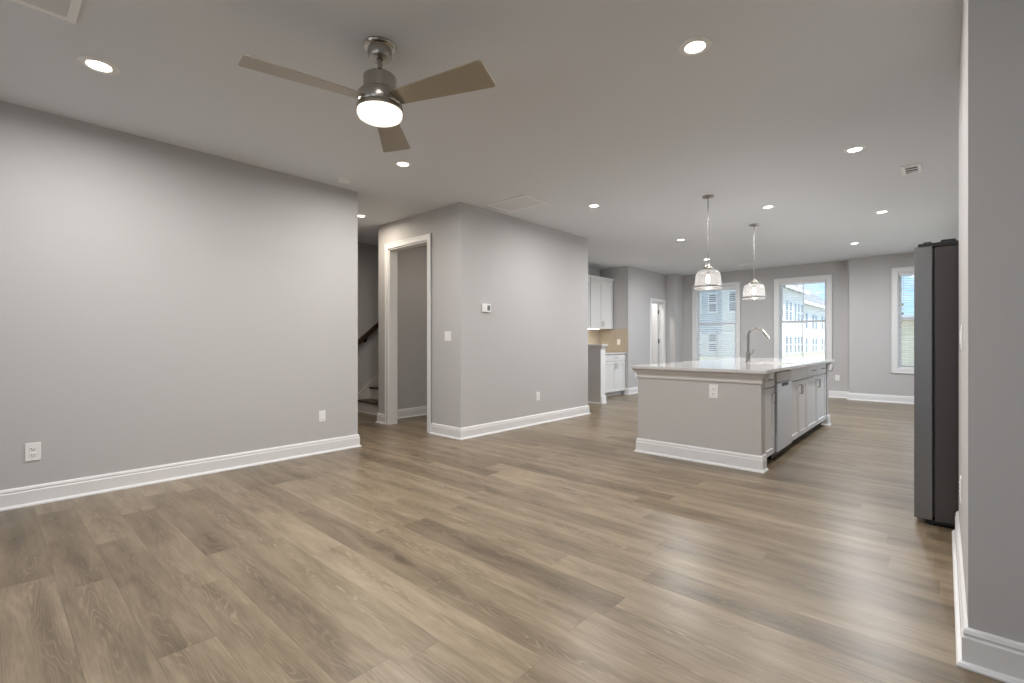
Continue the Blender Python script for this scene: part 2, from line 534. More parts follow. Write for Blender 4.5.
# pantry door swung open into the pantry, hinged at the far jamb
dr = thing('door_1', (-5.125, 10.90, 0.01), kind='structure')
m = MB()
m.box(-5.755, -5.13, 10.876, 10.912, .012, 2.04, .002)
for za, zb in ((.20, .95), (1.10, 1.90)):
    for (xa, xb, z0, z1) in ((-5.64, -5.62, za, zb), (-5.26, -5.24, za, zb), (-5.64, -5.24, za, za + .02), (-5.64, -5.24, zb - .02, zb)):
        m.box(xa, xb, 10.868, 10.878, z0, z1, .003)
m.build('door_panel', M_TRIM, dr)
for z in (.35, 1.14, 1.845):
    m = MB()
    m.box(-5.127, -5.095, 10.905, 10.9155, z - .045, z + .045)
    m.lathe([(.007, 0), (.007, .10)], (-5.124, 10.898, z - .05), 12)
    m.build('hinge', M_NICKEL, dr)
m = MB()
m.lathe([(.025, 0), (.025, .008), (.01, .012), (.01, .04), (.026, .05), (.028, .065), (.02, .075), (0, .077)], (0, 0, 0), 20, mtx=Matrix.Translation((-5.69, 10.876, .95)) @ Matrix.Rotation(R(90), 4, 'X'))
m.build('door_knob', M_NICKEL, dr, True)

# ------------------------------------------------------------------ windows with blinds
def window(idx, x0, x1, yw, facing=-1, z0=WZ0, z1=WZ1, muntin=True, th=.14):
    """facing -1: room side is -Y of plane yw"""
    f = facing
    Y = lambda d: yw - f * d          # d = depth into the wall
    def bx(m, a, b, d0, d1, za, zb, bev=.003):
        ya, yb = sorted((Y(d0), Y(d1)))
        return m.box(a, b, ya, yb, za, zb, bev)
    t = thing('window_%d' % idx, ((x0 + x1) / 2, Y(0), z0), kind='structure')
    w = .088
    m = MB()
    bx(m, x0 - w, x0, -.018, 0, z0 - w, z1 + w); bx(m, x1, x1 + w, -.018, 0, z0 - w, z1 + w)
    bx(m, x0 - w, x1 + w, -.019, 0, z1, z1 + w); bx(m, x0 - w, x1 + w, -.019, 0, z0 - w, z0)
    bx(m, x0 - w, x1 + w, -.025, 0, z1 + w - .018, z1 + w); bx(m, x0 - w, x0 - w + .016, -.025, 0, z0 - w, z1 + w); bx(m, x1 + w - .016, x1 + w, -.025, 0, z0 - w, z1 + w); bx(m, x0 - w, x1 + w, -.025, 0, z0 - w, z0 - w + .016)
    # reveal lining
    bx(m, x0 - .002, x0 + .012, -.004, th, z0, z1, 0); bx(m, x1 - .012, x1 + .002, -.004, th, z0, z1, 0)
    bx(m, x0, x1, -.004, th, z1 - .012, z1 + .002, 0); bx(m, x0, x1, -.004, th, z0 - .002, z0 + .012, 0)
    m.build('casing', M_TRIM, t)
    zm = (z0 + z1) / 2 + .03
    a, b = x0 + .012, x1 - .012
    def sash(za, zb, d, name):
        m = MB(); s = .042
        bx(m, a, a + s, d, d + .03, za, zb); bx(m, b - s, b, d, d + .03, za, zb)
        bx(m, a + s, b - s, d, d + .03, za, za + s); bx(m, a + s, b - s, d, d + .03, zb - s, zb)
        if muntin: bx(m, (a + b) / 2 - .009, (a + b) / 2 + .009, d + .004, d + .024, za + s, zb - s, 0)
        o = m.build(name, M_SASH, t)
        m = MB(); bx(m, a + s - .004, b - s + .004, d + .012, d + .017, za + s - .004, zb - s + .004, 0)
        m.build('pane', M_GLASS, o)
    sash(zm - .02, z1 - .012, .095, 'upper_sash')
    sash(z0 + .012, zm + .02, .062, 'lower_sash')
    return t
def blind(x0, x1, yw, label, tilt=-7, z0=WZ0, z1=WZ1):
    t = thing('window_blind', ((x0 + x1) / 2, yw + .03, z0 + .014), label, 'blind', 'white slatted blinds in the far windows')
    a, b = x0 + .018, x1 - .018
    MB().box(a, b, yw + .006, yw + .056, z1 - .056, z1 - .014, .003).build('headrail', M_BLIND, t)
    m = MB(); n = 38; zt = z1 - .075; zb = z0 + .045
    for i in range(n):
        z = zb + (zt - zb) * i / (n - 1)
        mt = Matrix.Translation((0, yw + .031, z)) @ Matrix.Rotation(R(tilt), 4, 'X')
        m.box(a, b, -.0235, .0235, -.0016, .0016, mtx=mt)
    tag(m.build('slats', M_BLIND, t), kind='stuff')
    MB().box(a, b, yw + .008, yw + .054, z0 + .014, z0 + .030, .003).build('bottom_rail', M_BLIND, t)
    for fx in (.14, .86):
        xx = a + (b - a) * fx
        MB().box(xx - .0015, xx + .0015, yw + .0055, yw + .007, z0 + .02, z1 - .05).build('ladder_cord', M_BLIND, t)
    xx = a + .07
    MB().tube([(xx, yw + .0, z1 - .06), (xx, yw + .0, z1 - .75)], .004, 8).build('tilt_wand', M_PLATE, t)
for i, (a, b, yw) in enumerate(WIN): window(i + 1, a, b, yw)
pd = thing('door_2', (.71, 9.0, 0), kind='structure')
MB().box(.67, .75, 7.6, 7.66, 0, 2.3).box(.67, .75, 10.34, 10.4, 0, 2.3).box(.67, .75, 8.96, 9.04, 0, 2.3).box(.67, .75, 7.66, 10.34, 2.24, 2.3).box(.67, .75, 7.66, 10.34, 0, .06).build('door_frame', M_SASH, pd)
for a, b in ((7.66, 8.96), (9.04, 10.34)): MB().box(.705, .712, a, b, .06, 2.24).build('pane', M_GLASS, pd)
S('terrace', MB().box(.79, 9, 3.9, 11.8, -.2, -.05), M_HWHITE)  # added unseen terrace, kept pale to bounce daylight through the glass door
blind(*WIN[0], 'white slatted blind in the leftmost far window, behind the pendants', tilt=30)
blind(*WIN[1], 'white slatted blind in the middle far window, right of the faucet', tilt=-3)
blind(*WIN[2], 'white slatted blind in the far right window, partly behind the refrigerator')
window(4, REAR[0][0], REAR[0][1], -2.30, 1, .5, 2.3, th=.12)  # added unseen window behind the camera, lets in fill daylight
window(5, REAR[1][0], REAR[1][1], -2.30, 1, .5, 2.3, th=.12)  # second added rear window, also for fill daylight

# ------------------------------------------------------------------ ceiling fan
FX, FY = -2.281, 1.444
fan = thing('ceiling_fan', (FX, FY, 2.34), 'brushed nickel ceiling fan with three champagne blades and a lit drum lamp', 'ceiling fan')
MB().lathe([(.0, H), (.086, H), (.088, H - .006), (.083, H - .014), (.068, H - .018), (.064, H - .022), (.062, H - .062), (.056, H - .070), (.018, H - .073), (.018, H - .066), (0, H - .066)], (FX, FY, 0), 64, cap=False).build('canopy', M_NICKEL, fan, True)
MB().lathe([(.0125, 2.60), (.0125, H - .06)], (FX, FY, 0), 24).lathe([(.034, 2.565), (.026, 2.585), (.018, 2.605), (.0126, 2.615)], (FX, FY, 0), 32).build('downrod', M_NICKEL, fan, True)
MB().lathe([(0, 2.572), (.082, 2.572), (.087, 2.567), (.087, 2.492), (.092, 2.488), (.112, 2.478), (.117, 2.470), (.119, 2.458), (.119, 2.412), (.117, 2.409), (0, 2.409)], (FX, FY, 0), 72, cap=False).build('motor_housing', M_NICKEL, fan, True)
MB().lathe([(0, 2.407), (.121, 2.407), (.123, 2.404), (.123, 2.386), (.119, 2.383), (0, 2.383)], (FX, FY, 0), 72, cap=False).build('light_ring', M_NICKEL, fan, True)
MB().lathe([(0, 2.384), (.118, 2.384), (.120, 2.378), (.119, 2.362), (.112, 2.349), (.098, 2.341), (.06, 2.336), (0, 2.334)], (FX, FY, 0), 72, cap=False).build('glass_diffuser', M_FANLENS, fan, True)
for k, ang in enumerate((138.0, 18.0, -102.0)):
    mt = Matrix.Translation((FX, FY, 2.437)) @ Matrix.Rotation(R(ang), 4, 'Z') @ Matrix.Rotation(R(-11), 4, 'X')
    pts = []
    def arc(cx, cy, r, a0, a1, n=6):
        for i in range(n + 1):
            a = R(a0 + (a1 - a0) * i / n); pts.append((cx + r * math.cos(a), cy + r * math.sin(a)))
    r = .018
    pts.append((.105, -.052))
    arc(.668 - r, -.094 + r, r, -90, 0); arc(.664 - r, .090 - r, r, 0, 90)
    pts.append((.105, .052))
    MB().prism(pts, -.003, .003, mt).build('blade', M_BLADE, fan)
def lamp(parent, kind, loc, power, col=(1, .97, .945), size=.12, rad=.03, spread=None):
    d = bpy.data.lights.new('lamp_light', kind)
    d.energy = power; d.color = col
    if kind == 'AREA':
        d.shape = 'DISK'; d.size = size
        if spread: d.spread = spread
    else: d.shadow_soft_size = rad
    o = bpy.data.objects.new('lamp_light', d)
    C.objects.link(o); o.parent = parent
    o.location = Vector(loc) - Vector(ORIG[parent])
    return o
lamp(fan, 'AREA', (FX, FY, 2.331), FAN_W, size=.22)

# ------------------------------------------------------------------ recessed ceiling lights
CANS = [(-3.65, .444, 'round recessed ceiling light nearest the left wall, by the large corner air vent', .098),
        (-3.633, 2.538, 'round recessed ceiling light just past the fan, left of the hallway doorway', .080),
        (-1.009, 2.598, 'bright recessed ceiling light to the right of the ceiling fan, largest at upper right', .085),
        (-5.531, 3.226, 'recessed ceiling light in the hallway, at the edge of the left wall', .075),
        (-3.075, 4.835, 'recessed ceiling light beyond the white ceiling return grille', .080),
        (-.557, 4.887, 'recessed ceiling light left of the small ceiling register, nearest the refrigerator', .080),
        (-1.564, 6.273, 'recessed ceiling light between and right of the two pendants, over the island', .080),
        (-.577, 7.464, 'recessed ceiling light above the gap between middle and right far windows', .080),
        (-3.089, 7.381, 'recessed ceiling light left of the nearer pendant, in front of the pantry', .080),
        (-3.443, 9.469, 'recessed ceiling light seen behind the rod of the nearer pendant', .080),
        (-1.095, 9.551, 'farthest recessed ceiling light at right, above the step in the far wall', .080),
        (-5.1, 4.45, 'added recessed ceiling light inside the closet behind the cased doorway', .080),  # added lamp, unseen, brightens the closet interior
        (-5.62, 10.35, 'added recessed ceiling light inside the pantry, out of view', .080),  # added lamp, unseen, lights the open pantry door
        (-1.0, .444, 'added recessed ceiling light outside the view, right of the fan', .085)]  # added lamp outside the view, evens the light around the fan
c0 = thing('recessed_light', (CANS[0][0], CANS[0][1], H), CANS[0][2], 'ceiling light', 'recessed ceiling lights')
p = CANS[0]
MB().lathe([(.055, -.003), (.062, -.0085), (.086, -.008), (.096, -.003), (.096, 0), (.055, 0), (.055, -.003)], (p[0], p[1], H), 48, cap=False).build('trim_ring', M_PLATE, c0, True)
MB().lathe([(0, -.0055), (.056, -.0055), (.056, -.001), (0, -.001)], (p[0], p[1], H), 40, cap=False).build('lens', M_LENS, c0)
lamp(c0, 'AREA', (p[0], p[1], H - .010), CAN_W, spread=R(174))
for x, y, lb, s in CANS[1:]:
    o = copy_tree(c0, (x, y, H), lb)
    o.scale = (s / .096, s / .096, 1)
    if 4 < y < 6.8 and x > -4:
        for ch in o.children:
            if ch.type == 'LIGHT': ch.data = ch.data.copy(); ch.data.energy = CAN_W * .78
    if y > 6.8 and x > -5:
        for ch in o.children:
            if ch.type == 'LIGHT': ch.data = ch.data.copy(); ch.data.energy = CAN_W * 1.32; ch.data.color = (.97, .98, 1)
    if x < -5:
        for ch in o.children:
            if ch.type == 'LIGHT': ch.data = ch.data.copy(); ch.data.energy = CAN_W * (.16 if x > -5.5 else 1.0 if y > 9 else .40); ch.data.color = (1, .97, .93) if y > 9 else (1, .88, .72)

# ------------------------------------------------------------------ pendants
def pendant(x, y, label):
    t = thing('pendant_light', (x, y, 1.71), label, 'pendant light', 'glass pendants over the island')
    MB().lathe([(0, 0), (.062, 0), (.063, -.006), (.058, -.016), (.03, -.022), (.008, -.026), (0, -.026)], (x, y, H), 40, cap=False).build('canopy', M_CHROME, t, True)
    MB().lathe([(.0065, 1.975), (.0065, H - .02)], (x, y, 0), 16).lathe([(.010, 2.30), (.010, 2.315)], (x, y, 0), 16).lathe([(.010, 2.0), (.010, 2.02)], (x, y, 0), 16).build('rod', M_CHROME, t, True)
    MB().lathe([(0, 1.985), (.020, 1.985), (.024, 1.965), (.040, 1.960), (.044, 1.948), (.044, 1.938), (.063, 1.932), (.066, 1.926), (.064, 1.918), (0, 1.918)], (x, y, 0), 40, cap=False).build('cap', M_NICKEL, t, True)
    prof = [(.064, 1.922), (.090, 1.918), (.112, 1.905), (.125, 1.885), (.131, 1.86), (.137, 1.80), (.141, 1.765), (.147, 1.757), (.147, 1.735), (.144, 1.715)]
    inner = [(a - .004, b - (.003 if i < 4 else 0)) for i, (a, b) in enumerate(prof)][::-1]
    MB().lathe(prof + inner, (x, y, 0), 64, cap=False).build('glass_shade', M_SHADE, t, True)
    MB().lathe([(.1485, 1.745), (.1505, 1.743), (.1505, 1.729), (.1485, 1.727), (.1475, 1.727), (.1475, 1.745), (.1485, 1.745)], (x, y, 0), 64, cap=False).build('metal_band', M_NICKEL, t, True)
    MB().lathe([(0, 1.918), (.016, 1.918), (.016, 1.87), (0, 1.87)], (x, y, 0), 20, cap=False).build('socket', M_NICKEL, t, True)
    MB().lathe([(.012, 1.87), (.016, 1.85), (.024, 1.825), (.024, 1.805), (.016, 1.785), (0, 1.778)], (x, y, 0), 20, cap=False).build('bulb', M_BULB, t, True)
    lamp(t, 'POINT', (x, y, 1.76), PEND_W, rad=.02)
pendant(-1.945, 5.38, 'nearer glass pendant hanging over the island, left of the two')
pendant(-1.947, 7.11, 'farther glass pendant hanging over the island, right of the two')

# ------------------------------------------------------------------ ceiling registers, smoke detector
def register(name, x0, x1, y0, y1, label, border, nsl, axis='y', zdrop=.012, back=None, wf=.46, lv=None):
    t = thing(name, ((x0 + x1) / 2, (y0 + y1) / 2, H - zdrop), label, 'air vent')
    b = border; z0, z1 = H - zdrop, H
    m = MB()
    m.box(x0, x0 + b, y0, y1, z0, z1, .002).box(x1 - b, x1, y0, y1, z0, z1, .002).box(x0 + b - .001, x1 - b + .001, y0, y0 + b, z0, z1, .002).box(x0 + b - .001, x1 - b + .001, y1 - b, y1, z0, z1, .002)
    m.build('frame', M_PLATE, t)
    MB().box(x0 + b - .002, x1 - b + .002, y0 + b - .002, y1 - b + .002, H - .002, H).build('backing', back or M_VENTDARK, t)
    for i in range(nsl):
        m = MB()
        f = (i + .5) / nsl
        if axis == 'y':
            yc = y0 + b + (y1 - y0 - 2 * b) * f; L = (x1 - x0) / 2 - b
            hw = (y1 - y0 - 2 * b) / nsl * wf
            mt = Matrix.Translation(((x0 + x1) / 2, yc, H - .0065)) @ Matrix.Rotation(R(-22), 4, 'X')
            m.box(-L, L, -hw, hw, -.0008, .0008, mtx=mt)
        else:
            xc = x0 + b + (x1 - x0 - 2 * b) * f; L = (y1 - y0) / 2 - b
            hw = (x1 - x0 - 2 * b) / nsl * wf
            mt = Matrix.Translation((xc, (y0 + y1) / 2, H - .0065)) @ Matrix.Rotation(R(-22), 4, 'Y')
            m.box(-hw, hw, -L, L, -.0008, .0008, mtx=mt)
        m.build('louvre', M_FILTER, t)
    return t
register('ceiling_vent', -3.245, -2.985, -.05, .305, 'white ceiling air vent cut off at the top left corner of the view', .035, 7, 'x', wf=.49)
register('return_grille', -3.99, -3.40, 3.96, 4.37, 'large white ceiling return grille above the wall with the thermostat', .03, 14, 'y', back=M_FILTER)
register('ceiling_vent', -.302, -.156, 5.65, 5.935, 'small white ceiling register with dark slots, above the refrigerator side', .030, 3, 'y', wf=.10, lv=.003)
register('ceiling_vent', -3.2, -2.93, 10.55, 10.70, 'distant ceiling register near the far wall between the pendants', .02, 5, 'y')
sd = thing('smoke_detector', (-4.40, 2.38, H - .035), 'white round smoke detector on the ceiling above the left wall end', 'smoke detector')
MB().lathe([(0, 0), (.068, 0), (.068, -.012), (.060, -.016), (.056, -.030), (.045, -.036), (0, -.037)], (-4.40, 2.38, H), 40, cap=False).build('housing', M_PLATE, sd, True)
MB().lathe([(0, -.037), (.014, -.037), (.013, -.039), (0, -.039)], (-4.40, 2.38, H), 20, cap=False).build('test_button', M_FILTER, sd)

# ------------------------------------------------------------------ wall plates (built facing +Y from origin, then turned)
def plate(name, loc, face, label, cat, kind, w=.072, h=.117):
    """face: angle of outward normal in degrees"""
    t = thing(name, (0, 0, 0), label, cat)
    m = MB().box(-w / 2, w / 2, 0, .006, -h / 2, h / 2, .002)
    m.build('cover_plate', M_PLATE, t)
    if kind == 'outlet':
        for zc in (-.021, .021):
            o = MB().box(-.017, .017, .005, .0085, zc - .0145, zc + .0145, .003).build('receptacle', M_PLATE, t)
            MB().box(-.0085, -.006, .008, .0092, zc - .003, zc + .006).box(.006, .0085, .008, .0092, zc - .003, zc + .006).box(-.0025, .0025, .008, .0092, zc - .010, zc - .006).build('slot', M_SLOT, o)
    elif kind == 'switch':
        MB().box(-.016, .016, .005, .010, -.033, .033, .002).build('rocker', M_PLATE, t)
    elif kind == 'double':
        for xc in (-.023, .023):
            MB().box(xc - .016, xc + .016, .005, .010, -.033, .033, .002).build('rocker', M_PLATE, t)
    elif kind == 'jack':
        MB().box(-.008, .008, .005, .010, -.008, .008, .001).build('jack', M_SLOT, t)
    t.location = loc
    t.rotation_euler = (0, 0, R(face - 90))
    return t
plate('wall_outlet', (XL, .221, .367), 0, 'white wall outlet at the far left, above the left baseboard', 'outlet', 'outlet', .078, .124)
plate('wall_outlet', (XL, 2.293, .373), 0, 'white wall plate low on the left wall near its end at the hallway', 'outlet', 'switch', .070, .114)
plate('light_switch', (-4.36, YD, 1.19), -90, 'white light switch right of the cased doorway', 'light switch', 'double', .115, .117)
plate('wall_outlet', (XK, 5.09, .38), 0, 'white wall outlet low on the wall below the thermostat', 'outlet', 'outlet')
plate('wall_outlet', (-1.575, 4.50, .672), -90, 'white outlet on the grey front panel of the island', 'outlet', 'outlet', .082, .124)
plate('wall_outlet', (-5.22, 9.19, 1.12), -90, 'white outlet on the tan tile backsplash', 'outlet', 'outlet')
plate('wall_outlet', (-1.60, 11.5, .40), -90, 'white wall outlet on the far wall right of the island post', 'outlet', 'outlet')
plate('light_switch', (.060, 2.98, 1.15), 180, 'white light switch on the wall edge beside the refrigerator', 'light switch', 'switch')
plate('wall_outlet', (.060, 3.15, .42), 180, 'white outlet low on the wall edge beside the refrigerator', 'outlet', 'outlet')
plate('wall_outlet', (-5.0, 9.55, .40), 0, 'white outlet on the wall left of the pantry, behind the island corner', 'outlet', 'outlet')
th = thing('thermostat', (XK, 4.085, 1.48), 'small white thermostat with grey screen on the wall right of the doorway', 'thermostat')
MB().box(XK, XK + .024, 4.085 - .068, 4.085 + .068, 1.485, 1.588, .006).build('housing', M_PLATE, th)
MB().box(XK + .022, XK + .0255, 4.085 + .004, 4.085 + .052, 1.507, 1.568, .001).build('screen', M_SCREEN, th)

# ------------------------------------------------------------------ staircase in the hall
X0, X1 = -7.048, -6.042
st = thing('staircase', ((X0 + X1) / 2, 4.03, 0), 'carpetless staircase with dark treads and pale risers rising behind the left wall', 'staircase')
RISE, RUN, Y0 = .19, .235, 4.03
for i in range(8):
    y = Y0 + i * RUN
    MB().box(X0 + .022, X1 - .002, y, y + .02, i * RISE, (i + 1) * RISE - .025).build('riser', M_RISER, st)
    MB().box(X0 + .022, X1 - .002, y - .028, y + RUN + .018, (i + 1) * RISE - .025, (i + 1) * RISE, .006).build('tread', M_TREAD, st)
MB().box(X0 + .022, X1 - .002, Y0 - .002, Y0 + .0, 0, .02).build('shoe', M_TRIM, st)
m = MB()
ya, yb = 3.72, 5.9
zf = lambda y: .293 + (y - 4.057) * .808
poly = [(ya, 0), (4.2, 0), (yb, zf(yb) - .35), (yb, zf(yb)), (ya, zf(ya))]
mt = Matrix(((0, 0, 1, 0), (1, 0, 0, 0), (0, 1, 0, 0), (0, 0, 0, 1)))
m.prism([(a, b) for a, b in poly], X0, X0 + .02, mt)
m.build('skirt_board', M_RISER, st)
hr = thing('handrail', (X0, 4.2, 1.1), 'dark stained wooden handrail sloping up the stair wall', 'handrail')
m = MB()
zr = lambda y: 1.185 + (y - 4.057) * .808
m.prism([(3.80, zr(3.80) - .075), (5.8, zr(5.8) - .075), (5.8, zr(5.8)), (3.80, zr(3.80))], X0 + .045, X0 + .10, mt)
m.build('rail', M_TREAD, hr)
for y in (4.18, 5.0):
    MB().tube([(X0, y, zr(y) - .14), (X0 + .05, y, zr(y) - .135), (X0 + .07, y, zr(y) - .072)], .008, 10).lathe([(.028, 0), (.028, .006)], (0, 0, 0), 16, mtx=Matrix.Translation((X0, y, zr(y) - .14)) @ Matrix.Rotation(R(90), 4, 'Y')).build('bracket', M_BLACK, hr)

# ------------------------------------------------------------------ cabinet fronts (facing +X)
def shaker(m, x, y0, y1, z0, z1, st=.055):
    m.box(x, x + .010, y0, y1, z0, z1)
    for a, b, c, d in ((y0, y0 + st, z0, z1), (y1 - st, y1, z0, z1), (y0 + st, y1 - st, z0, z0 + st), (y0 + st, y1 - st, z1 - st, z1)):
        m.box(x + .001, x + .021, a, b, c, d, .003, 1)
    return m
def slab(m, x, y0, y1, z0, z1):
    return m.box(x, x + .021, y0, y1, z0, z1, .004)
def pull(x, y, z, vert, L=.105, parent=None):
    m = MB(); o = .028
    if vert:
        m.tube([(x, y, z - L / 2 + .008), (x + o, y, z - L / 2 + .004), (x + o, y, z + L / 2 - .004), (x, y, z + L / 2 - .008)], .0048, 8)
    else:
        m.tube([(x, y - L / 2 + .008, z), (x + o, y - L / 2 + .004, z), (x + o, y + L / 2 - .004, z), (x, y + L / 2 - .008, z)], .0048, 8)
    return m.build('handle', M_NICKEL, parent, True)
CT = .885                     # counter top height
def base_cabinet(name, label, group, xf, depth, y0, y1, cols, drawers, zt=CT - .028, toe=.075, false_front=False, mt=M_CAB, pulls='center'):
    t = thing(name, (xf - depth / 2, (y0 + y1) / 2, 0), label, 'cabinet', group)
    xc = xf - .02
    MB().box(xc - depth, xc, y0 + .001, y1 - .001, toe, zt).build('body', mt, t)
    MB().box(xc - depth, xc - .07, y0 + .001, y1 - .001, 0, toe).build('toe_kick', mt if name == 'wall_base_cabinet' else M_BLACK, t)
    g = .0045
    zd = zt - .150
    w = (y1 - y0) / cols
    for i in range(cols):
        a, b = y0 + i * w + g, y0 + (i + 1) * w - g
        d = shaker(MB(), xc, a, b, toe + .012, zd - g).build('door', mt, t)
        if cols > 1: yy = b - .028 if i == 0 else a + .028
        else: yy = b - .028
        pull(xc + .019, yy, zd - .10, True, parent=d)
    n = drawers
    w = (y1 - y0) / n
    for i in range(n):
        a, b = y0 + i * w + g, y0 + (i + 1) * w - g
        d = slab(MB(), xc, a, b, zd + g, zt - .012).build('false_front' if false_front else 'drawer', mt, t)
        if not false_front: pull(xc + .019, (a + b) / 2, (zd + zt) / 2, False, parent=d)
    return t

# ------------------------------------------------------------------ island
IL, IR, IF, IB = -2.335, -1.175, 4.50, 7.72
isl = thing('kitchen_island', ((IL + IR) / 2, (IF + IB) / 2, 0), 'grey painted kitchen island body with white baseboard and crown under the counter', 'island')
ZT = CT - .028
m = MB()
m.box(IL, IR, IF, 4.615, 0, ZT).box(IL, -1.84, 4.615, IB - .12, 0, ZT).box(IL, IR, IB - .12, IB, 0, ZT)
m.build('side_panel', M_PANEL, isl)
IBP = [(o, z * 1.05) for o, z in BP]
MB().sweep([(-2.0, IB), (IL, IB), (IL, IF), (IR, IF), (IR, 4.615)], IBP).build('baseboard', M_TRIM, isl)
MB().sweep([(IR - .06, IB - .12), (IR, IB - .12), (IR, IB), (-1.9, IB)], IBP).build('baseboard', M_TRIM, isl)
CP = [(0, .762), (.012, .762), (.014, .778), (.008, .782), (.012, .800), (.024, .820), (.030, .832), (.044, .838), (.044, ZT), (0, ZT)]
MB().sweep([(-2.0, IB), (IL, IB), (IL, IF), (IR, IF), (IR, 4.615)], CP).build('crown_moulding', M_CROWN, isl)
MB().sweep([(IR - .0, IB - .12), (IR, IB), (-1.9, IB)], CP).build('crown_moulding', M_CROWN, isl)
base_cabinet('island_cabinet', 'narrow single-door island cabinet left of the dishwasher', 'cabinets in the island', -1.182, .60, 4.62, 4.965, 1, 1)
base_cabinet('island_cabinet', 'two-door sink cabinet with a plain front, right of the dishwasher', 'cabinets in the island', -1.182, .60, 5.59, 6.41, 2, 1, false_front=True)
base_cabinet('island_cabinet', 'farthest island cabinet with two drawers over two doors', 'cabinets in the island', -1.182, .60, 6.415, 7.565, 2, 2)
dw = thing('dishwasher', (-1.5, 5.3, 0), 'stainless steel dishwasher in the island, beside a dark gap', 'dishwasher')
MB().box(-1.79, -1.215, 4.985, 5.575, .02, ZT - .01).build('case', M_BLACK, dw)
MB().box(-1.74, -1.26, 5.0, 5.57, 0, .07).build('toe_panel', M_BLACK, dw)
o = MB().box(-1.215, -1.168, 5.022, 5.580, .085, .735, .004).build('door', M_STEEL, dw)
MB().box(-1.215, -1.172, 5.015, 5.580, .74, ZT - .022, .004).build('control_panel', M_CROWN, dw)
MB().box(-1.170, -1.1655, 5.18, 5.42, .695, .728, .002).build('pocket_handle', M_BLACK, o)

ct = thing('countertop', (-1.745, 6.14, ZT), 'glossy pale quartz countertop on the kitchen island', 'countertop')
cx0, cx1, cy0, cy1 = -2.375, -1.118, 4.425, 7.80
hx0, hx1, hy0, hy1 = -1.62, -1.235, 5.66, 6.36
bm = MB()
vo, vi = [], []
for z in (ZT, CT):
    vo.append([bm.bm.verts.new((x, y, z)) for x, y in ((cx0, cy0), (cx1, cy0), (cx1, cy1), (cx0, cy1))])
    vi.append([bm.bm.verts.new((x, y, z)) for x, y in ((hx0, hy0), (hx1, hy0), (hx1, hy1), (hx0, hy1))])
for i in range(4):
    j = (i + 1) % 4
    bm._face([vo[1][i], vo[1][j], vi[1][j], vi[1][i]])
    bm._face([vo[0][j], vo[0][i], vi[0][i], vi[0][j]])
    bm._face([vo[0][i], vo[0][j], vo[1][j], vo[1][i]])
    bm._face([vi[0][j], vi[0][i], vi[1][i], vi[1][j]])
bmesh.ops.bevel(bm.bm, geom=[e for e in bm.bm.edges if all(v in vo[1] for v in e.verts)], offset=.003, segments=2, affect='EDGES')
bm.build('slab', M_COUNTER, ct)
sk = thing('sink', (-1.43, 6.01, ZT - .19), 'stainless undermount sink set into the island counter', 'sink')
m = MB(); zb = ZT - .19
m.box(hx0 - .012, hx1 + .012, hy0 - .012, hy1 + .012, zb, zb + .006)
m.box(hx0 - .012, hx0 - .004, hy0 - .012, hy1 + .012, zb, ZT - .001).box(hx1 + .004, hx1 + .012, hy0 - .012, hy1 + .012, zb, ZT - .001)
m.box(hx0 - .012, hx1 + .012, hy0 - .012, hy0 - .004, zb, ZT - .001).box(hx0 - .012, hx1 + .012, hy1 + .004, hy1 + .012, zb, ZT - .001)
m.build('basin', M_STEELSINK, sk)
MB().lathe([(0, .0), (.045, .0), (.045, .003), (.03, .002), (0, .002)], (-1.43, 6.0, zb + .006), 24, cap=False).build('drain', M_CHROME, sk)
fc = thing('faucet', (-1.72, 6.05, CT), 'tall nickel gooseneck faucet with pull-down head on the island', 'faucet')
x, y = -1.72, 6.05
MB().lathe([(0, 0), (.030, 0), (.030, .006), (.024, .012), (.0225, .10), (.021, .115), (.0165, .13)], (x, y, CT), 28).build('base', M_CHROME, fc, True)
pts = [(x, y, CT + .10), (x, y, CT + .22)]
for i in range(17):
    a = R(180 - i * 9.2)
    pts.append((x + .092 + .092 * math.cos(a), y, CT + .300 + .098 * math.sin(a)))
pts.insert(2, (x, y, CT + .27))
MB().tube(pts, .0145, 16).build('spout', M_CHROME, fc, True)
p1 = Vector(pts[-1]); dd = (Vector(pts[-1]) - Vector(pts[-2])).normalized()
MB().tube([p1 - dd * .01, p1 + dd * .02, p1 + dd * .055, p1 + dd * .095], [.0155, .0175, .019, .021], 16).build('spray_head', M_CHROME, fc, True)
MB().tube([(x + .018, y, CT + .085), (x + .042, y, CT + .092), (x + .048, y, CT + .10), (x + .058, y, CT + .155)], [.012, .011, .007, .006], 12).build('handle', M_CHROME, fc, True)

# ------------------------------------------------------------------ kitchen wall run: half wall, base cabinets, uppers
hw = thing('half_wall', (-5.15, 7.57, 0), 'waist-high grey half wall with white end trim at the end of the kitchen wall', 'half wall')
MB().box(-5.70, -4.635, 7.50, 7.64, 0, 1.00).build('panel', M_PANEL, hw)
m = MB().box(-4.637, -4.618, 7.492, 7.648, 0, 1.00, .002)
m.sweep([(-4.618, 7.492), (-4.618, 7.648)], [(0, 0), (.028, 0), (.028, .02), (.016, .02), (.016, .13), (0, .13)])
m.build('end_trim', M_TRIM, hw)
m = MB().sweep([(-5.70, 7.50), (-4.618, 7.50), (-4.618, 7.64)], [(0, .985), (.008, .985), (.012, 1.005), (.03, 1.03), (.03, 1.055), (0, 1.055)])
m.box(-5.70, -4.575, 7.458, 7.665, 1.05, 1.08, .004)
m.box(-5.69, -4.62, 7.505, 7.635, .99, 1.055)
m.build('cap', M_CROWN, hw)
MB().sweep([(-5.70, 7.50), (-4.637, 7.50)], [(0, 0), (.02, 0), (.014, .02), (.0, .02)]).build('shoe_moulding', M_TRIM, hw)
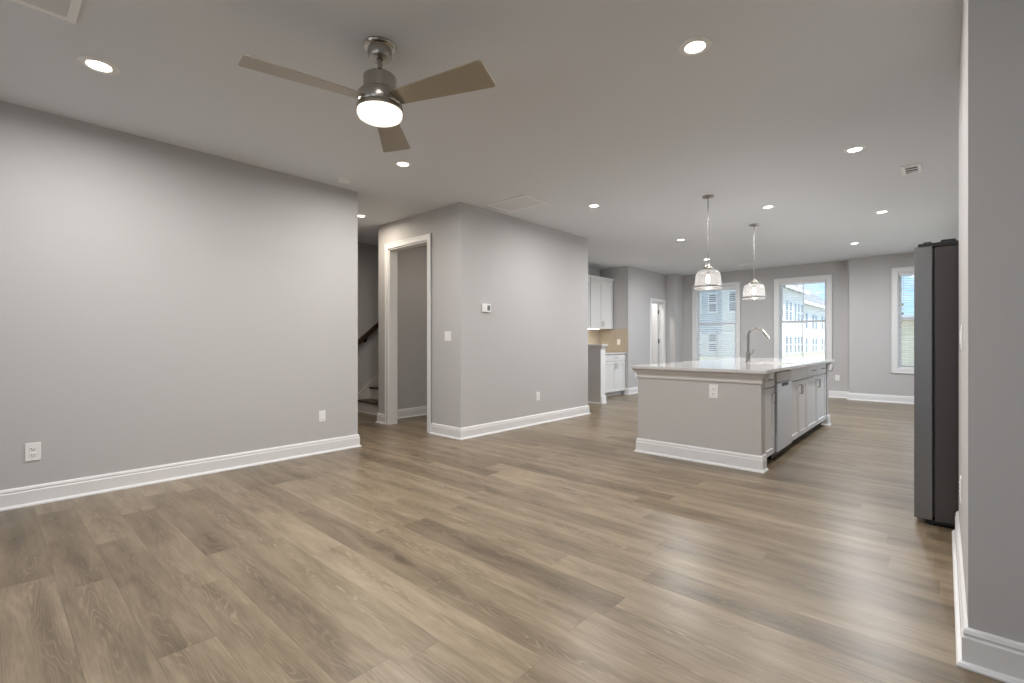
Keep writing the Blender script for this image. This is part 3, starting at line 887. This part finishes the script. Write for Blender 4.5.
bc = base_cabinet('wall_base_cabinet', 'white base cabinet with one drawer over two doors, against the tiled corner', 'base cabinets on the kitchen wall', -5.07, .60, 8.375, 9.19, 2, 1, zt=.87)
base_cabinet('wall_base_cabinet', 'white base cabinet hidden behind the half wall', 'base cabinets on the kitchen wall', -5.07, .60, 7.645, 8.37, 2, 1, zt=.87)
MB_ct = MB().box(-5.69, -5.045, 7.645, 9.195, .871, .90, .004)
tag(MB_ct.build('wall_countertop', M_COUNTER), 'pale countertop on the white wall cabinets under the tiled backsplash', 'countertop')
bs = thing('backsplash', (-5.35, 8.6, .901), 'tan tiled backsplash in the kitchen corner under the upper cabinets', 'backsplash')
MB().box(-5.697, -5.69, 7.65, 9.19, .901, 1.398).build('tile_panel', M_TILE, bs)
m = MB().box(-5.69, -5.002, 9.19, 9.197, .901, 1.398)
m.build('tile_panel', M_TILE, bs)
def upper(y0, y1, label, cols):
    t = thing('upper_cabinet', (-5.53, (y0 + y1) / 2, 1.40), label, 'cabinet', 'upper cabinets on the kitchen wall')
    MB().box(-5.697, -5.38, y0 + .001, y1 - .001, 1.40, 2.43).build('body', M_CAB, t)
    w = (y1 - y0) / cols
    for i in range(cols):
        a, b = y0 + i * w + .003, y0 + (i + 1) * w - .003
        d = shaker(MB(), -5.38, a, b, 1.405, 2.41).build('door', M_CAB, t)
        yy = (b - .028 if i == 0 else a + .028)
        pull(-5.361, yy, 1.50, True, parent=d)
    MB().sweep([(-5.38, y0), (-5.38, y1)], [(0, 2.42), (.02, 2.42), (.024, 2.44), (.045, 2.47), (.045, 2.485), (0, 2.485)]).box(-5.697, -5.38, y0, y1, 2.43, 2.47).build('crown', M_CAB, t)
    return t
upper(8.30, 9.19, 'white two-door upper cabinet in the far kitchen corner', 2)
up2 = upper(7.62, 8.285, 'white upper cabinet mostly hidden behind the thermostat wall', 2)
ul = thing('under_cabinet_light', (-5.45, 8.3, 1.385), 'slim lit lamp under the white upper cabinets', 'lamp')
MB().box(-5.50, -5.44, 7.9, 8.75, 1.386, 1.399, .002).build('lamp_bar', M_BULB, ul)
d = bpy.data.lights.new('lamp_light', 'AREA'); d.shape = 'RECTANGLE'; d.size = .05; d.size_y = .8; d.energy = 2.0; d.color = (1, .90, .76)
o = bpy.data.objects.new('lamp_light', d); C.objects.link(o); o.parent = ul; o.location = (-.02, .02, -.004)

# ------------------------------------------------------------------ refrigerator (faces -X)
fr = thing('refrigerator', (.25, 4.33, 0), 'tall stainless refrigerator seen from its dark side, at the right wall', 'refrigerator')
FY0, FY1 = 3.885, 4.79
MB().box(-.045, .60, FY0, FY1, .034, 1.705, .004).build('case', M_FRSIDE, fr)
for a, b in ((FY0 - .002, FY0 + .40), (FY0 + .406, FY1 + .002)):
    o = MB().box(-.142, -.055, a, b, .036, 1.715, .006, 3).build('door', M_FRDOOR, fr)
    yy = b - .03 if a < 4.2 else a + .03
    MB().box(-.1445, -.139, yy - .018, yy + .018, .70, 1.15, .002).build('pocket_handle', M_BLACK, o)
MB().box(-.055, -.043, FY0 + .012, FY1 - .012, .06, 1.70).build('gasket', M_BLACK, fr)
for a in (FY0 + .01, FY1 - .09):
    MB().box(-.125, .10, a, a + .08, 1.706, 1.735, .006).box(-.10, -.06, a + .012, a + .06, 1.728, 1.745, .006).box(-.02, .05, a + .01, a + .07, 1.728, 1.750, .008).build('hinge_cover', M_BLACK, fr)
m = MB().box(-.085, .59, FY0 + .02, FY1 - .02, .012, .04, .004)
m.build('base_grille', M_BLACK, fr)
for xx in (-.06, .5):
    for yy in (FY0 + .05, FY1 - .05):
        MB().lathe([(.022, 0), (.022, .012), (.01, .014), (.01, .03)], (xx, yy, 0), 16).build('foot', M_BLACK, fr)

# ------------------------------------------------------------------ outdoors
S('ground', MB().box(-90, 70, 11.9, 160, -.4, -.2), M_GRASS)
S('road', MB().box(-9.5, -1.5, 12.0, 150, -.2, -.19), M_ROAD)
S('ground_rear', MB().box(-40, 40, -60, -2.6, -.4, -.2), M_ROAD)
def house_win(parent, axis, p, c, z, w, h):
    m = MB(); f = .12
    if axis == 'x':   # wall plane x = p facing +X
        m.box(p, p + .06, c - w / 2 - f, c + w / 2 + f, z - f, z + h + f)
    else:             # wall plane y = p facing -Y
        m.box(c - w / 2 - f, c + w / 2 + f, p - .06, p, z - f, z + h + f)
    o = m.build('window_frame', M_SASH, parent)
    m = MB()
    for za, zb in ((z, z + h / 2 - .04), (z + h / 2 + .04, z + h)):
        if axis == 'x': m.box(p + .05, p + .075, c - w / 2, c + w / 2, za, zb)
        else: m.box(c - w / 2, c + w / 2, p - .075, p - .05, za, zb)
    m.build('pane', M_HWIN, o)
def row_house(y0, y1, x, zt, label, m1, wins, roof_z, depth=10, group=None):
    t = thing('townhouse', (x - depth / 2, (y0 + y1) / 2, -.2), label, 'house', 'houses seen through the far windows')
    MB().box(x - depth, x, y0, y1, -.2, zt).build('wall', m1, t)
    m = MB()
    sec = [(x + .45, zt - .02), (x + .45, zt + .18), (x - depth / 2, roof_z), (x - depth - .45, zt + .18), (x - depth - .45, zt - .02)]
    mt2 = Matrix(((1, 0, 0, 0), (0, 0, 1, 0), (0, 1, 0, 0), (0, 0, 0, 1)))
    m.prism(sec, y0 - .3, y1 + .3, mt2)
    m.build('roof', M_HROOF, t)
    MB().box(x + .40, x + .50, y0 - .3, y1 + .3, zt - .12, zt + .2).build('fascia', M_SASH, t)
    for c, z, w, h in wins: house_win(t, 'x', x, c, z, w, h)
    return t
wa = []
for c in (49.0, 50.4, 52.3, 53.7, 55.0):
    wa += [(c, 3.1, .75, 1.7), (c, .1, .75, 1.5)]
row_house(47.0, 56.2, -10.7, 6.0, 'white townhouse with tall paired windows, left in the middle far window', M_HWHITE, wa, 8.0)
wa = []
for c in (60, 63.5, 65.2, 69, 71, 76): wa += [(c, 2.6, .9, 1.6), (c, .0, .9, 1.5)]
row_house(56.8, 80, -11.2, 5.2, 'white townhouse with grey roof, right in the middle far window', M_HWHITE, wa, 9.6)
bh = thing('house', (-20, 44, -.2), 'blue grey house with white windows, behind the leftmost far window', 'house', 'houses seen through the far windows')
MB().box(-30, -13.6, 41, 46, -.2, 7.6).build('wall', M_HBLUE, bh)
MB().box(-13.55, -11.9, 40.6, 46, -.2, 7.6).build('bay', M_HWHITE, bh)
MB().prism([(40.4, 7.6), (46.4, 7.6), (43.4, 9.4)], -31, -11.6, Matrix(((0, 0, 1, 0), (1, 0, 0, 0), (0, 1, 0, 0), (0, 0, 0, 1)))).build('roof', M_HROOF, bh)
MB().box(-30, -13.6, 40.9, 41.05, -.2, 1.75).build('lower_siding', M_HWHITE, bh)
for c in (-18.6, -17.0, -15.7, -14.4): 
    for z in (3.6, .3): house_win(bh, 'y', 40.9, c, z, .55, 1.5)
house_win(bh, 'y', 40.6, -12.7, 3.6, .5, 1.5)
bg_h = thing('house', (4, 26, -.2), 'low beige sided building outside the far right window', 'house', 'houses seen through the far windows')
MB().box(-3.2, 12, 24, 29, -.2, 1.95).build('wall', M_HBEIGE, bg_h)
MB().prism([(23.6, 1.95), (29.4, 1.95), (26.5, 2.25)], -3.5, 12.3, Matrix(((0, 0, 1, 0), (1, 0, 0, 0), (0, 1, 0, 0), (0, 0, 0, 1)))).build('roof', M_HROOF, bg_h)
def tree(x, y, h, r, label):
    t = thing('tree', (x, y, -.2), label, 'tree', 'trees outside the far right window')
    MB().tube([(x, y, -.2), (x + .05, y, h * .35), (x, y + .05, h * .7)], [.16, .12, .06], 8).build('trunk', M_BARK, t)
    m = MB()
    rnd = random.Random(int(x * 10))
    for k in range(260):
        a = rnd.uniform(0, 2 * PI); u = rnd.uniform(-1, 1); q = rnd.random() ** .4
        cz = h * .68 + u * q * h * .32; rr = r * q * math.sqrt(max(0, 1 - u * u)) 
        c = Vector((x + rr * math.cos(a), y + rr * math.sin(a), cz))
        n = Vector((rnd.uniform(-1, 1), rnd.uniform(-1, 1), rnd.uniform(-1, 1))).normalized()
        mt3 = Matrix.Translation(c) @ n.to_track_quat('Z', 'Y').to_matrix().to_4x4() @ Matrix.Diagonal((1, .7, .35, 1))
        bmesh.ops.create_icosphere(m.bm, subdivisions=1, radius=rnd.uniform(.16, .34) * r / 1.6, matrix=mt3)
    m.build('foliage', M_LEAF, t)
tree(-3.6, 40, 4.0, 2.0, 'leafy green tree left in the far right window')
tree(.6, 44, 3.6, 2.0, 'leafy green tree beside the refrigerator edge in the far right window')
tree(5.4, 42, 4.2, 2.2, 'leafy green tree behind the refrigerator')
